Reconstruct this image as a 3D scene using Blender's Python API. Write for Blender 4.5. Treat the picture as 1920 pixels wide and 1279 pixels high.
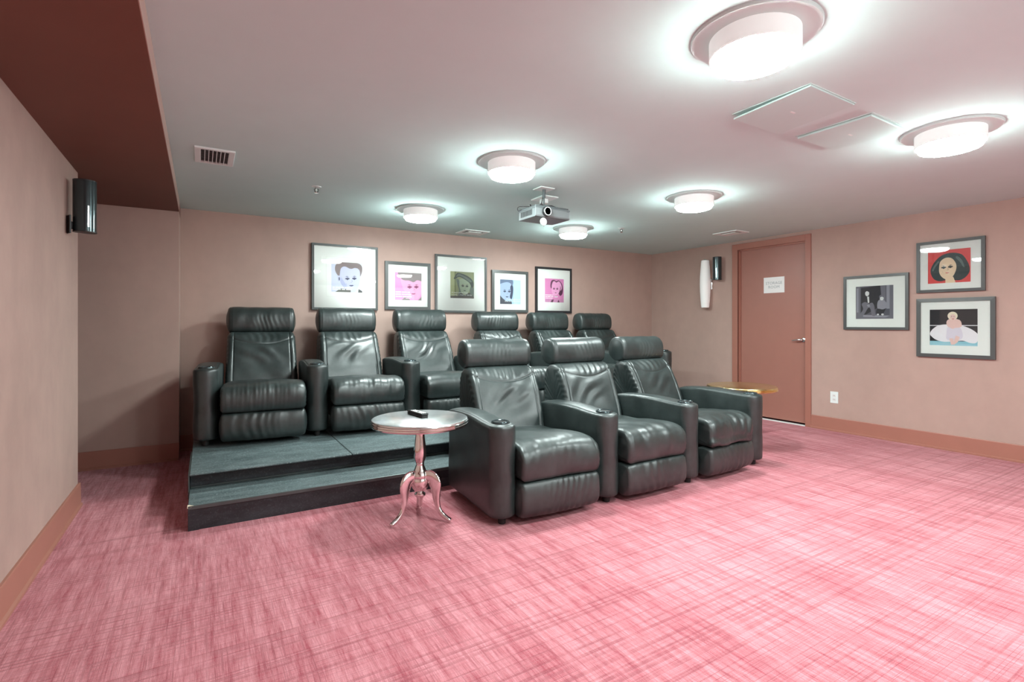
import bpy, math, random
import numpy as np
from mathutils import Matrix, Vector

for o in list(bpy.data.objects):
    bpy.data.objects.remove(o)
scene = bpy.context.scene
COL = scene.collection
PI = math.pi

# ------------------------------------------------------------------ camera
cam_data = bpy.data.cameras.new('camera')
cam_data.sensor_width = 36.0
cam_data.lens = 18.0
cam_data.shift_y = -31.5 / 1920.0
cam_data.clip_start = 0.05
camera = bpy.data.objects.new('camera', cam_data)
COL.objects.link(camera)
camera.location = (0, 0, 1.22)
camera.rotation_euler = (PI / 2, 0, -math.radians(31.288))
scene.camera = camera

# ------------------------------------------------------------------ world, lamps, exposure
world = bpy.data.worlds.new('world')
scene.world = world
world.use_nodes = True
world.node_tree.nodes['Background'].inputs[0].default_value = (0.5, 0.5, 0.5, 1)
world.node_tree.nodes['Background'].inputs[1].default_value = 0.02
LAMP_COLOUR = (0.87, 1.0, 0.975)
LAMP_GLOW = 172.0          # radiance of the glowing underside of each ceiling lamp
LAMP_SIDE = 0.48           # radiance of the frosted side
scene.view_settings.view_transform = 'Standard'
scene.view_settings.look = 'None'
scene.view_settings.exposure = 0.05
scene.view_settings.gamma = 1.0
scene.view_settings.use_curve_mapping = False
scene.cycles.max_bounces = 10
scene.cycles.diffuse_bounces = 7

# room measures (metres)
CEIL = 2.334
SOFF = 2.233
XR = 6.175        # right wall
XL = -0.704       # left wall
XE = -0.168       # edge of the soffit
YB = 5.853        # back wall
YB2 = 5.495       # nearer part of the back wall at the left
YF = -1.75        # wall behind the camera

# ------------------------------------------------------------------ material helpers
MATS = {}


def new_mat(name):
    m = bpy.data.materials.new(name)
    m.use_nodes = True
    nt = m.node_tree
    return m, nt, nt.nodes['Principled BSDF']


def lin(r, g, b):
    def f(c):
        c /= 255.0
        return c / 12.92 if c <= 0.04045 else ((c + 0.055) / 1.055) ** 2.4
    return (f(r), f(g), f(b), 1)


def plain(name, col, rough=0.5, metal=0.0, spec=0.5, noise=0.0, nscale=8.0, bump=0.0, bscale=200.0, emit=0.0):
    """principled material with a little procedural mottling and relief"""
    if name in MATS:
        return MATS[name]
    m, nt, b = new_mat(name)
    c = tuple(col[:3]) + (1,)
    b.inputs['Base Color'].default_value = c
    b.inputs['Roughness'].default_value = rough
    b.inputs['Metallic'].default_value = metal
    b.inputs['Specular IOR Level'].default_value = spec
    if emit:
        b.inputs['Emission Color'].default_value = c
        b.inputs['Emission Strength'].default_value = emit
    N, L = nt.nodes, nt.links
    if noise or bump:
        tc = N.new('ShaderNodeTexCoord')
    if noise:
        n = N.new('ShaderNodeTexNoise')
        n.inputs['Scale'].default_value = nscale
        n.inputs['Detail'].default_value = 5
        L.new(tc.outputs['Object'], n.inputs['Vector'])
        mx = N.new('ShaderNodeMix')
        mx.data_type = 'RGBA'
        mx.inputs[6].default_value = tuple(v * (1 - noise) for v in c[:3]) + (1,)
        mx.inputs[7].default_value = tuple(min(1, v * (1 + noise)) for v in c[:3]) + (1,)
        L.new(n.outputs['Fac'], mx.inputs[0])
        L.new(mx.outputs[2], b.inputs['Base Color'])
    if bump:
        n2 = N.new('ShaderNodeTexNoise')
        n2.inputs['Scale'].default_value = bscale
        n2.inputs['Detail'].default_value = 3
        L.new(tc.outputs['Object'], n2.inputs['Vector'])
        bp = N.new('ShaderNodeBump')
        bp.inputs['Strength'].default_value = bump
        bp.inputs['Distance'].default_value = 0.002
        L.new(n2.outputs['Fac'], bp.inputs['Height'])
        L.new(bp.outputs[0], b.inputs['Normal'])
    MATS[name] = m
    return m


def math_node(nt, op, a=None, b=None, va=None, vb=None):
    n = nt.nodes.new('ShaderNodeMath')
    n.operation = op
    if a is not None:
        nt.links.new(a, n.inputs[0])
    if b is not None:
        nt.links.new(b, n.inputs[1])
    if va is not None:
        n.inputs[0].default_value = va
    if vb is not None:
        n.inputs[1].default_value = vb
    return n.outputs[0]


def mix_col(nt, fac, a, b):
    n = nt.nodes.new('ShaderNodeMix')
    n.data_type = 'RGBA'
    nt.links.new(fac, n.inputs[0])
    for i, v in ((6, a), (7, b)):
        if isinstance(v, tuple):
            n.inputs[i].default_value = v
        else:
            nt.links.new(v, n.inputs[i])
    return n.outputs[2]


def ramp(nt, fac, p0, p1, inv=False):
    n = nt.nodes.new('ShaderNodeMapRange')
    n.inputs['From Min'].default_value = p0
    n.inputs['From Max'].default_value = p1
    n.inputs['To Min'].default_value = 1.0 if inv else 0.0
    n.inputs['To Max'].default_value = 0.0 if inv else 1.0
    nt.links.new(fac, n.inputs['Value'])
    return n.outputs[0]


def noise_tex(nt, vec, scale, detail=3, rough=0.5, dims='3D', vscale=None):
    if vscale:
        mp = nt.nodes.new('ShaderNodeMapping')
        mp.inputs['Scale'].default_value = vscale
        nt.links.new(vec, mp.inputs['Vector'])
        vec = mp.outputs[0]
    n = nt.nodes.new('ShaderNodeTexNoise')
    n.noise_dimensions = dims
    n.inputs['Scale'].default_value = scale
    n.inputs['Detail'].default_value = detail
    n.inputs['Roughness'].default_value = rough
    if dims == '1D':
        nt.links.new(vec, n.inputs['W'])
    else:
        nt.links.new(vec, n.inputs['Vector'])
    return n.outputs['Fac']


def carpet_material():
    m, nt, b = new_mat('pink_carpet')
    L, N = nt.links, nt.nodes
    tc = N.new('ShaderNodeTexCoord')
    V = tc.outputs['Object']
    sep = N.new('ShaderNodeSeparateXYZ')
    L.new(V, sep.inputs[0])
    streak = noise_tex(nt, V, 1.0, 5, 0.62, vscale=(36, 2.8, 1))
    broad = noise_tex(nt, V, 1.0, 4, 0.6, vscale=(4.5, 0.9, 1))
    fine = noise_tex(nt, V, 1.0, 2, 0.5, vscale=(220, 16, 1))
    cross = noise_tex(nt, V, 1.0, 3, 0.6, vscale=(3.0, 90, 1))
    s = math_node(nt, 'ADD', math_node(nt, 'MULTIPLY', streak, vb=0.55), math_node(nt, 'MULTIPLY', broad, vb=0.32))
    s = math_node(nt, 'ADD', s, math_node(nt, 'MULTIPLY', fine, vb=0.25))
    s = math_node(nt, 'ADD', s, math_node(nt, 'MULTIPLY', cross, vb=0.12))
    col = mix_col(nt, ramp(nt, s, 0.47, 0.72), CARPET_DARK, CARPET_LIGHT)
    # thin woven grooves: irregular lines along both directions
    def lines(coord, freq, width, seed):
        w = math_node(nt, 'ADD', math_node(nt, 'MULTIPLY', coord, vb=freq), vb=seed)
        n = noise_tex(nt, w, 1.0, 1, 0.5, dims='1D')
        d = math_node(nt, 'ABSOLUTE', math_node(nt, 'SUBTRACT', n, vb=0.5))
        return ramp(nt, d, 0.0, width, inv=True)
    wob = noise_tex(nt, V, 30.0, 1)
    gx = lines(sep.outputs['Y'], 42.0, 0.048, 3.3)
    gy = lines(sep.outputs['X'], 60.0, 0.06, 8.1)
    brk = ramp(nt, noise_tex(nt, V, 1.0, 2, 0.5, vscale=(9, 9, 1)), 0.34, 0.55)
    brk2 = ramp(nt, noise_tex(nt, V, 1.0, 3, 0.5, vscale=(60, 5, 1)), 0.42, 0.6)
    g1 = math_node(nt, 'MULTIPLY', gx, math_node(nt, 'ADD', math_node(nt, 'MULTIPLY', brk, vb=0.55), vb=0.38))
    g2 = math_node(nt, 'MULTIPLY', gy, math_node(nt, 'MULTIPLY', brk2, vb=0.7))
    g = math_node(nt, 'MAXIMUM', g1, g2)
    col2 = mix_col(nt, math_node(nt, 'MULTIPLY', g, vb=0.60), col, CARPET_GROOVE)
    speck = noise_tex(nt, V, 420.0, 2, 0.6)
    col3 = mix_col(nt, math_node(nt, 'MULTIPLY', ramp(nt, speck, 0.5, 0.75), vb=0.35), col2, CARPET_PALE)
    L.new(col3, b.inputs['Base Color'])
    b.inputs['Roughness'].default_value = 0.95
    b.inputs['Specular IOR Level'].default_value = 0.1
    b.inputs['Sheen Weight'].default_value = 0.15
    bp = N.new('ShaderNodeBump')
    bp.inputs['Strength'].default_value = 0.5
    bp.inputs['Distance'].default_value = 0.004
    h = math_node(nt, 'SUBTRACT', math_node(nt, 'MULTIPLY', speck, vb=0.6), math_node(nt, 'MULTIPLY', g, vb=0.8))
    L.new(h, bp.inputs['Height'])
    L.new(bp.outputs[0], b.inputs['Normal'])
    return m


CARPET_DARK = (0.32, 0.042, 0.066, 1)
CARPET_LIGHT = (0.62, 0.250, 0.285, 1)
CARPET_GROOVE = (0.20, 0.03, 0.045, 1)
CARPET_PALE = (0.72, 0.45, 0.47, 1)


def wall_material(name, col, smudge=0.12, rough=0.55):
    m, nt, b = new_mat(name)
    L, N = nt.links, nt.nodes
    tc = N.new('ShaderNodeTexCoord')
    V = tc.outputs['Object']
    c = tuple(col[:3])
    n1 = noise_tex(nt, V, 1.0, 5, 0.6, vscale=(1.6, 1.6, 0.7))
    n2 = noise_tex(nt, V, 6.0, 4, 0.6)
    s = math_node(nt, 'ADD', math_node(nt, 'MULTIPLY', n1, vb=0.7), math_node(nt, 'MULTIPLY', n2, vb=0.3))
    a = tuple(v * (1 - smudge) for v in c) + (1,)
    d = tuple(min(1, v * (1 + smudge)) for v in c) + (1,)
    L.new(mix_col(nt, ramp(nt, s, 0.35, 0.65), a, d), b.inputs['Base Color'])
    b.inputs['Roughness'].default_value = rough
    b.inputs['Specular IOR Level'].default_value = 0.3
    n3 = noise_tex(nt, V, 170.0, 3, 0.6)
    bp = N.new('ShaderNodeBump')
    bp.inputs['Strength'].default_value = 0.12
    bp.inputs['Distance'].default_value = 0.002
    L.new(n3, bp.inputs['Height'])
    L.new(bp.outputs[0], b.inputs['Normal'])
    return m


def leather_material():
    m, nt, b = new_mat('green_black_leather')
    L, N = nt.links, nt.nodes
    tc = N.new('ShaderNodeTexCoord')
    V = tc.outputs['Object']
    n1 = noise_tex(nt, V, 5.0, 5, 0.6)
    n2 = noise_tex(nt, V, 38.0, 4, 0.65)
    s = math_node(nt, 'ADD', math_node(nt, 'MULTIPLY', n1, vb=0.75), math_node(nt, 'MULTIPLY', n2, vb=0.25))
    L.new(mix_col(nt, ramp(nt, s, 0.35, 0.68), (0.011, 0.0175, 0.0175, 1), (0.034, 0.046, 0.045, 1)), b.inputs['Base Color'])
    r = N.new('ShaderNodeMapRange')
    r.inputs['To Min'].default_value = 0.34
    r.inputs['To Max'].default_value = 0.46
    L.new(n1, r.inputs['Value'])
    L.new(r.outputs[0], b.inputs['Roughness'])
    b.inputs['Specular IOR Level'].default_value = 0.76
    v = N.new('ShaderNodeTexVoronoi')
    v.inputs['Scale'].default_value = 330.0
    L.new(V, v.inputs['Vector'])
    cr = noise_tex(nt, V, 1.0, 4, 0.6, vscale=(34, 12, 12))
    h = math_node(nt, 'ADD', math_node(nt, 'MULTIPLY', v.outputs['Distance'], vb=0.05), math_node(nt, 'MULTIPLY', cr, vb=0.9))
    bp = N.new('ShaderNodeBump')
    bp.inputs['Strength'].default_value = 0.13
    bp.inputs['Distance'].default_value = 0.006
    L.new(h, bp.inputs['Height'])
    L.new(bp.outputs[0], b.inputs['Normal'])
    return m


def tread_material(name, c0, c1, rough=0.6, speck=0.5):
    m, nt, b = new_mat(name)
    L, N = nt.links, nt.nodes
    tc = N.new('ShaderNodeTexCoord')
    V = tc.outputs['Object']
    n1 = noise_tex(nt, V, 1.0, 6, 0.65, vscale=(5, 18, 18))
    n2 = noise_tex(nt, V, 90.0, 3, 0.7)
    base = mix_col(nt, ramp(nt, n1, 0.35, 0.68), c0, c1)
    L.new(mix_col(nt, math_node(nt, 'MULTIPLY', ramp(nt, n2, 0.55, 0.66), vb=speck), base, (0.35, 0.42, 0.42, 1)), b.inputs['Base Color'])
    b.inputs['Roughness'].default_value = rough
    bp = N.new('ShaderNodeBump')
    bp.inputs['Strength'].default_value = 0.25
    bp.inputs['Distance'].default_value = 0.003
    L.new(n2, bp.inputs['Height'])
    L.new(bp.outputs[0], b.inputs['Normal'])
    return m


def glass_material():
    m = bpy.data.materials.new('picture_glass')
    m.use_nodes = True
    nt = m.node_tree
    N, L = nt.nodes, nt.links
    N.remove(N['Principled BSDF'])
    out = N['Material Output']
    t = N.new('ShaderNodeBsdfTransparent')
    t.inputs[0].default_value = (0.97, 0.98, 0.975, 1)
    g = N.new('ShaderNodeBsdfGlossy')
    g.inputs['Roughness'].default_value = 0.015
    fr = N.new('ShaderNodeFresnel')
    fr.inputs['IOR'].default_value = 1.5
    mx = N.new('ShaderNodeMixShader')
    L.new(fr.outputs[0], mx.inputs[0])
    L.new(t.outputs[0], mx.inputs[1])
    L.new(g.outputs[0], mx.inputs[2])
    L.new(mx.outputs[0], out.inputs[0])
    return m


def emission_material(name, col, strength):
    m = bpy.data.materials.new(name)
    m.use_nodes = True
    nt = m.node_tree
    N, L = nt.nodes, nt.links
    N.remove(N['Principled BSDF'])
    e = N.new('ShaderNodeEmission')
    e.inputs[0].default_value = tuple(col) + (1,)
    e.inputs[1].default_value = strength
    L.new(e.outputs[0], N['Material Output'].inputs[0])
    return m


WALL_COL = (0.45, 0.312, 0.270)
M_WALL = wall_material('mauve_brown_wall_paint', WALL_COL, 0.07)
M_WALL_LEFT = wall_material('scuffed_mauve_brown_wall_paint', WALL_COL, 0.12)
M_SOFFIT = wall_material('shaded_brown_soffit_paint', (0.175, 0.072, 0.05), 0.05)  # shade of the bounce-lit underside is put into this darker colour
M_CEIL = wall_material('white_ceiling_paint', (0.60, 0.765, 0.745), 0.02, 0.9)
M_TRIM = plain('red_brown_trim_paint', (0.37, 0.155, 0.115), 0.42, noise=0.06)
M_DOOR = plain('red_brown_door_paint', (0.36, 0.16, 0.125), 0.38, noise=0.05)
M_CARPET = carpet_material()
M_LEATHER = leather_material()
M_TREAD = tread_material('slate_tread_covering', (0.055, 0.08, 0.085, 1), (0.13, 0.17, 0.175, 1), 0.55)
M_RISER = tread_material('black_riser_paint', (0.012, 0.014, 0.018, 1), (0.03, 0.035, 0.042, 1), 0.5, 0.07)
M_NOSING = plain('dark_metal_nosing', (0.10, 0.12, 0.12), 0.4, 0.6, noise=0.2)
M_BLACK = plain('black_plastic', (0.012, 0.012, 0.013), 0.4)
M_GLOSSBLACK = plain('gloss_black_plastic', (0.01, 0.011, 0.012), 0.15)
M_CHROME = plain('polished_aluminium', (0.80, 0.79, 0.78), 0.09, 1.0, noise=0.05, nscale=30)
M_TOP = plain('brushed_aluminium_top', (0.78, 0.80, 0.81), 0.26, 1.0, noise=0.12, nscale=7)
M_BRASS = plain('polished_brass', (0.86, 0.66, 0.27), 0.14, 1.0, noise=0.05, nscale=30)
M_BRASSTOP = plain('brushed_brass_top', (0.84, 0.68, 0.36), 0.25, 1.0, noise=0.1, nscale=7)
M_WHITE = plain('white_enamel', (0.76, 0.82, 0.81), 0.45)
M_VENTDARK = plain('dark_duct_interior', (0.05, 0.042, 0.036), 0.8)
M_RING = plain('white_metal_trim_ring', (0.66, 0.83, 0.81), 0.5)
M_PANEL = plain('light_grey_panel_paint', (0.55, 0.72, 0.695), 0.55, noise=0.02)
M_SILVER = plain('silver_grey_plastic', (0.17, 0.19, 0.195), 0.35, 0.2)
M_GREYPL = plain('mid_grey_plastic', (0.10, 0.115, 0.12), 0.4)
M_GLASSLENS = plain('dark_lens_glass', (0.01, 0.012, 0.015), 0.05)
M_FRAME = plain('dark_grey_satin_frame', (0.085, 0.09, 0.09), 0.35, 0.1, noise=0.08)
M_FRAMEBLK = plain('near_black_frame', (0.022, 0.022, 0.025), 0.35)
M_MAT = plain('white_mat_board', (0.93, 0.93, 0.91), 0.85)
M_MATB = plain('white_mat_bevel', (0.78, 0.78, 0.75), 0.85)
M_PAPER = plain('white_paper', (0.86, 0.87, 0.87), 0.8)
M_GLASS = glass_material()
M_GLOW = emission_material('glowing_lamp_diffuser', LAMP_COLOUR, LAMP_GLOW)
M_DRUM = plain('frosted_lamp_side', (0.75, 0.76, 0.75), 0.5, emit=LAMP_SIDE)
M_SCONCE = plain('frosted_white_sconce_glass', (0.88, 0.88, 0.87), 0.4, emit=0.12)
M_CHROMEH = plain('satin_chrome', (0.75, 0.74, 0.73), 0.18, 1.0)
M_FOOT = plain('black_rubber_foot', (0.015, 0.015, 0.015), 0.6)
M_SPK = plain('dark_teal_speaker_shell', (0.055, 0.075, 0.08), 0.16, 0.6)


# ------------------------------------------------------------------ object helpers
def put(o, parent=None):
    COL.objects.link(o)
    if parent is not None:
        o.parent = parent
    return o


def mesh_obj(name, verts, faces, mat, parent=None, smooth=False):
    me = bpy.data.meshes.new(name)
    me.from_pydata([tuple(v) for v in verts], [], [tuple(f) for f in faces])
    for m in (mat if isinstance(mat, (list, tuple)) else [mat]):
        me.materials.append(m)
    if smooth:
        me.polygons.foreach_set('use_smooth', [True] * len(me.polygons))
    me.update()
    return put(bpy.data.objects.new(name, me), parent)


def tag(o, label, cat, group=None):
    o['label'] = label
    o['category'] = cat
    if group:
        o['group'] = group
    return o


def structure(o):
    o['kind'] = 'structure'
    return o


def empty(name, loc, rz=0.0):
    o = bpy.data.objects.new(name, None)
    o.empty_display_size = 0.05
    o.location = loc
    o.rotation_euler = (0, 0, rz)
    return put(o)


class MB:
    """collects plain solids into one mesh"""
    def __init__(self):
        self.v, self.f = [], []

    def add(self, vs, fs, M=None):
        k = len(self.v)
        if M is not None:
            vs = [M @ Vector(p) for p in vs]
        self.v += [tuple(p) for p in vs]
        self.f += [tuple(i + k for i in q) for q in fs]
        return self

    def box(self, x0, x1, y0, y1, z0, z1, M=None):
        vs = [(x0, y0, z0), (x1, y0, z0), (x1, y1, z0), (x0, y1, z0), (x0, y0, z1), (x1, y0, z1), (x1, y1, z1), (x0, y1, z1)]
        return self.add(vs, [(0, 3, 2, 1), (4, 5, 6, 7), (0, 1, 5, 4), (1, 2, 6, 5), (2, 3, 7, 6), (3, 0, 4, 7)], M)

    def cbox(self, x0, x1, y0, y1, z0, z1, c=0.004, M=None):
        """box with chamfered edges"""
        vs, fs = [], []
        X, Y, Z = (x0, x1), (y0, y1), (z0, z1)
        idx = {}
        for i in (0, 1):
            for j in (0, 1):
                for k in (0, 1):
                    sx, sy, sz = (1 - 2 * i) * c, (1 - 2 * j) * c, (1 - 2 * k) * c
                    for a, p in enumerate(((X[i], Y[j] + sy, Z[k] + sz), (X[i] + sx, Y[j], Z[k] + sz), (X[i] + sx, Y[j] + sy, Z[k]))):
                        idx[i, j, k, a] = len(vs)
                        vs.append(p)
        g = lambda *t: idx[t]
        for i in (0, 1):
            fs.append([g(i, 0, 0, 0), g(i, 1, 0, 0), g(i, 1, 1, 0), g(i, 0, 1, 0)])
            fs.append([g(0, i, 0, 1), g(1, i, 0, 1), g(1, i, 1, 1), g(0, i, 1, 1)])
            fs.append([g(0, 0, i, 2), g(1, 0, i, 2), g(1, 1, i, 2), g(0, 1, i, 2)])
            for j in (0, 1):
                fs.append([g(i, j, 0, 0), g(i, j, 1, 0), g(i, j, 1, 1), g(i, j, 0, 1)])
                fs.append([g(i, 0, j, 0), g(i, 1, j, 0), g(i, 1, j, 2), g(i, 0, j, 2)])
                fs.append([g(0, i, j, 1), g(1, i, j, 1), g(1, i, j, 2), g(0, i, j, 2)])
                for k in (0, 1):
                    fs.append([g(i, j, k, 0), g(i, j, k, 1), g(i, j, k, 2)])
        cx, cy, cz = (x0 + x1) / 2, (y0 + y1) / 2, (z0 + z1) / 2
        out = []
        for q in fs:   # make every face point outwards
            P = [Vector(vs[t]) for t in q]
            n = (P[1] - P[0]).cross(P[2] - P[0])
            ctr = sum(P, Vector()) / len(P) - Vector((cx, cy, cz))
            out.append(q if n.dot(ctr) > 0 else q[::-1])
        return self.add(vs, out, M)

    def prism(self, poly, d0, d1, axis='y'):
        """closed polygon in the two other axes extruded along axis"""
        n = len(poly)
        def P(p, d):
            return {'y': (p[0], d, p[1]), 'x': (d, p[0], p[1]), 'z': (p[0], p[1], d)}[axis]
        vs = [P(p, d0) for p in poly] + [P(p, d1) for p in poly]
        fs = [tuple(range(n)), tuple(range(2 * n - 1, n - 1, -1))]
        fs += [(i, i + n, (i + 1) % n + n, (i + 1) % n) for i in range(n)]
        return self.add(vs, fs)

    def lathe(self, prof, seg=32, M=None, sx=1.0, sy=1.0):
        """profile of (radius, z) turned about z"""
        vs, fs, n = [], [], len(prof)
        for i in range(seg):
            a = 2 * PI * i / seg
            for r, z in prof:
                vs.append((r * math.cos(a) * sx, r * math.sin(a) * sy, z))
        for i in range(seg):
            j = (i + 1) % seg
            for k in range(n - 1):
                fs.append((i * n + k, j * n + k, j * n + k + 1, i * n + k + 1))
        if prof[0][0] > 1e-5:
            fs.append(tuple(i * n for i in range(seg))[::-1])
        if prof[-1][0] > 1e-5:
            fs.append(tuple(i * n + n - 1 for i in range(seg)))
        return self.add(vs, fs, M)

    def tube(self, pts, r, seg=8, flat=None):
        """round bar along a path; r may be a list; flat gives (a, b) half axes per point, a along the side vector"""
        pts = [Vector(p) for p in pts]
        n = len(pts)
        rs = r if isinstance(r, (list, tuple)) else [r] * n
        vs, fs = [], []
        side = None
        for i, p in enumerate(pts):
            t = (pts[min(i + 1, n - 1)] - pts[max(i - 1, 0)]).normalized()
            if side is None:
                up = Vector((0, 0, 1)) if abs(t.z) < 0.9 else Vector((0, 1, 0))
                side = t.cross(up).normalized()
            else:
                side = (side - t * side.dot(t)).normalized()
            nb = side.cross(t).normalized()
            for k in range(seg):
                a = 2 * PI * k / seg
                if flat:
                    vs.append(p + side * (math.cos(a) * flat[i][0]) + nb * (math.sin(a) * flat[i][1]))
                else:
                    vs.append(p + side * (math.cos(a) * rs[i]) + nb * (math.sin(a) * rs[i]))
        for i in range(n - 1):
            for k in range(seg):
                q = (k + 1) % seg
                fs.append((i * seg + k, i * seg + q, (i + 1) * seg + q, (i + 1) * seg + k))
        fs.append(tuple(range(seg))[::-1])
        fs.append(tuple((n - 1) * seg + k for k in range(seg)))
        return self.add(vs, fs)

    def build(self, name, mat, parent=None, smooth=False, bevel=0.0):
        o = mesh_obj(name, self.v, self.f, mat, parent, smooth)
        if smooth == 'auto':
            o.data.polygons.foreach_set('use_smooth', [True] * len(o.data.polygons))
            o.data.set_sharp_from_angle(angle=math.radians(40))
        if bevel:
            b = o.modifiers.new('bevel', 'BEVEL')
            b.width = bevel
            b.segments = 2
            b.limit_method = 'ANGLE'
        return o


def spline(pts, m, closed=False):
    """Catmull-Rom through 2D or 3D points, m samples even in length"""
    P = np.array(pts, float)
    n = len(P)
    out = []
    rng = range(n) if closed else range(n - 1)
    for i in rng:
        if closed:
            a, b, c, d = P[(i - 1) % n], P[i], P[(i + 1) % n], P[(i + 2) % n]
        else:
            b, c = P[i], P[i + 1]
            a = P[i - 1] if i > 0 else 2 * b - c
            d = P[i + 2] if i + 2 < n else 2 * c - b
        for t in np.linspace(0, 1, 12, endpoint=False):
            out.append(0.5 * ((2 * b) + (c - a) * t + (2 * a - 5 * b + 4 * c - d) * t * t + (3 * b - a - 3 * c + d) * t ** 3))
    out.append(P[0] if closed else P[-1])
    out = np.array(out)
    seg = np.linalg.norm(np.diff(out, axis=0), axis=1)
    s = np.concatenate([[0], np.cumsum(seg)])
    q = np.linspace(0, s[-1], m, endpoint=not closed)
    return np.stack([np.interp(q, s, out[:, k]) for k in range(out.shape[1])], 1)


# ------------------------------------------------------------------ the room shell
def build_room():
    o = MB().box(-2.8, 6.5, YF - .1, 6.3, -0.1, 0.0).build('floor', M_CARPET)
    structure(o)
    structure(MB().box(XE, 6.5, YF - .1, 6.3, CEIL, CEIL + .12).build('ceiling', M_CEIL))
    structure(MB().box(-2.8, XE, YF - .1, 6.3, SOFF, CEIL + .12).build('soffit', M_SOFFIT))
    structure(MB().box(XE, XE + .003, YF, YB2 + .003, SOFF, CEIL).build('trim_1', M_WALL))
    structure(MB().box(XE - .3, 6.5, YB, YB + .15, 0, CEIL).build('wall_back', M_WALL))
    structure(MB().box(-2.8, XE, YB2, YB + .15, 0, SOFF).build('wall_back_left', M_WALL))
    structure(MB().box(XL - .16, XL, YF, 4.44, 0, SOFF).build('wall_left', M_WALL_LEFT))
    structure(MB().box(-2.9, -2.8, YF - .1, 6.3, 0, SOFF).build('wall_alcove', M_WALL))
    structure(MB().box(-2.8, 6.5, YF - .1, YF, 0, CEIL).build('wall_front', M_WALL))
    # the right wall goes round the door opening
    w = MB().box(XR, XR + .2, YF, 3.395, 0, CEIL).box(XR, XR + .2, 4.31, YB, 0, CEIL).box(XR, XR + .2, 3.395, 4.31, 2.225, CEIL)
    structure(w.build('wall_right', M_WALL))
    scr = empty('bounce_screen', (2.9, YF, .45))  # white screen added out of view to bounce neutral light into the room
    MB().box(-2.1, 2.1, .012, .016, .0, 1.75).build('bounce_fabric', plain('white_bounce_fabric', (.9, .92, .92), .9), scr)
    for a in ((-2.16, -2.1, .0, .03, -.06, 1.81), (2.1, 2.16, .0, .03, -.06, 1.81), (-2.1, 2.1, .0, .03, -.06, .0), (-2.1, 2.1, .0, .03, 1.75, 1.81)):
        MB().cbox(*a, c=.003).build('bounce_screen_frame', M_BLACK, scr)
    tag(scr, 'large white bounce screen added out of view on the front wall to light the room', 'screen')
    # baseboards: board with a small lip at the foot
    def board(name, p0, p1, nx, ny, h=0.155):
        prof = [(0, 0), (0.024, 0), (0.024, 0.014), (0.015, 0.022), (0.013, h - .006), (0.010, h), (0, h)]
        vs = []
        for p in (p0, p1):
            for d, z in prof:
                vs.append((p[0] + nx * d, p[1] + ny * d, z))
        n = len(prof)
        fs = [tuple(range(n)), tuple(range(2 * n - 1, n - 1, -1))] + [(i, i + n, (i + 1) % n + n, (i + 1) % n) for i in range(n)]
        ob = mesh_obj(name, vs, fs, M_TRIM)
        return structure(ob)
    board('baseboard_right', (XR, YF), (XR, 3.336), -1, 0)
    board('baseboard_right_corner', (XR, 4.386), (XR, YB), -1, 0)
    board('baseboard_left', (XL, YF), (XL, 4.455), 1, 0)
    board('baseboard_back_left', (-2.8, YB2), (XE, YB2), 0, -1)
    board('baseboard_back', (XE, YB), (XR, YB), 0, -1)


def build_door():
    d = empty('door_1', (XR, 3.85, 0))
    structure(d)
    Y = lambda y: y - 3.85
    # casing on the wall face, jambs going in
    for nm, a in (('casing', (-.018, 0, Y(4.302), Y(4.386), 0, 2.293)), ('casing', (-.018, 0, Y(3.337), Y(3.403), 0, 2.293)),
                  ('casing', (-.018, 0, Y(3.403), Y(4.302), 2.222, 2.293))):
        MB().cbox(*a, c=.003).build(nm, M_TRIM, d)
    for a in ((-.016, .14, Y(4.302), Y(4.309), 0, 2.222), (-.016, .14, Y(3.396), Y(3.403), 0, 2.222), (-.016, .14, Y(3.403), Y(4.302), 2.216, 2.224)):
        MB().box(*a).build('jamb', M_TRIM, d)
    for a in ((.02, .036, Y(4.286), Y(4.302), 0.01, 2.216), (.02, .036, Y(3.403), Y(4.302), 2.2, 2.216)):
        MB().box(*a).build('door_stop', M_TRIM, d)
    MB().cbox(.04, .085, Y(3.407), Y(4.298), .026, 2.208, c=.002).build('door_slab', M_DOOR, d)
    MB().box(-.012, .036, Y(3.404), Y(4.301), .0, .008).build('threshold', M_WHITE, d)
    # lever handle
    h = MB()
    R = Matrix.Translation((.04, Y(3.447), 1.03)) @ Matrix.Rotation(-PI / 2, 4, 'Y')
    h.lathe([(0.0, .014), (.022, .014), (.027, .010), (.028, 0)], 24, R)
    h.lathe([(.009, 0), (.009, .05), (0, .05)], 14, R)
    h.tube([(-.008, Y(3.445), 1.03), (-.012, Y(3.47), 1.032), (-.013, Y(3.51), 1.028), (-.012, Y(3.565), 1.02)], [.012, .011, .009, .007], 10)
    h.build('lever_handle', M_CHROMEH, d, smooth='auto')
    # paper notice taped to the door
    s = empty('paper_sign', (XR + .0395, 3.826, 1.618))
    MB().box(-.0012, 0, -.137, .137, 0, .2).build('paper_sheet', M_PAPER, s)
    gm = plain('pale_grey_print', (0.36, 0.40, 0.42), 0.8)
    for txt, z in (('STORAGE', .108), ('ROOM', .058)):
        text_mesh('lettering', txt, .05, gm, s, Matrix.Translation((-.0016, 0, z)) @ Matrix(((0, 0, -1, 0), (-1, 0, 0, 0), (0, 1, 0, 0), (0, 0, 0, 1))))
    tag(s, 'white paper notice reading STORAGE ROOM taped to the red brown door', 'sign')


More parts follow.
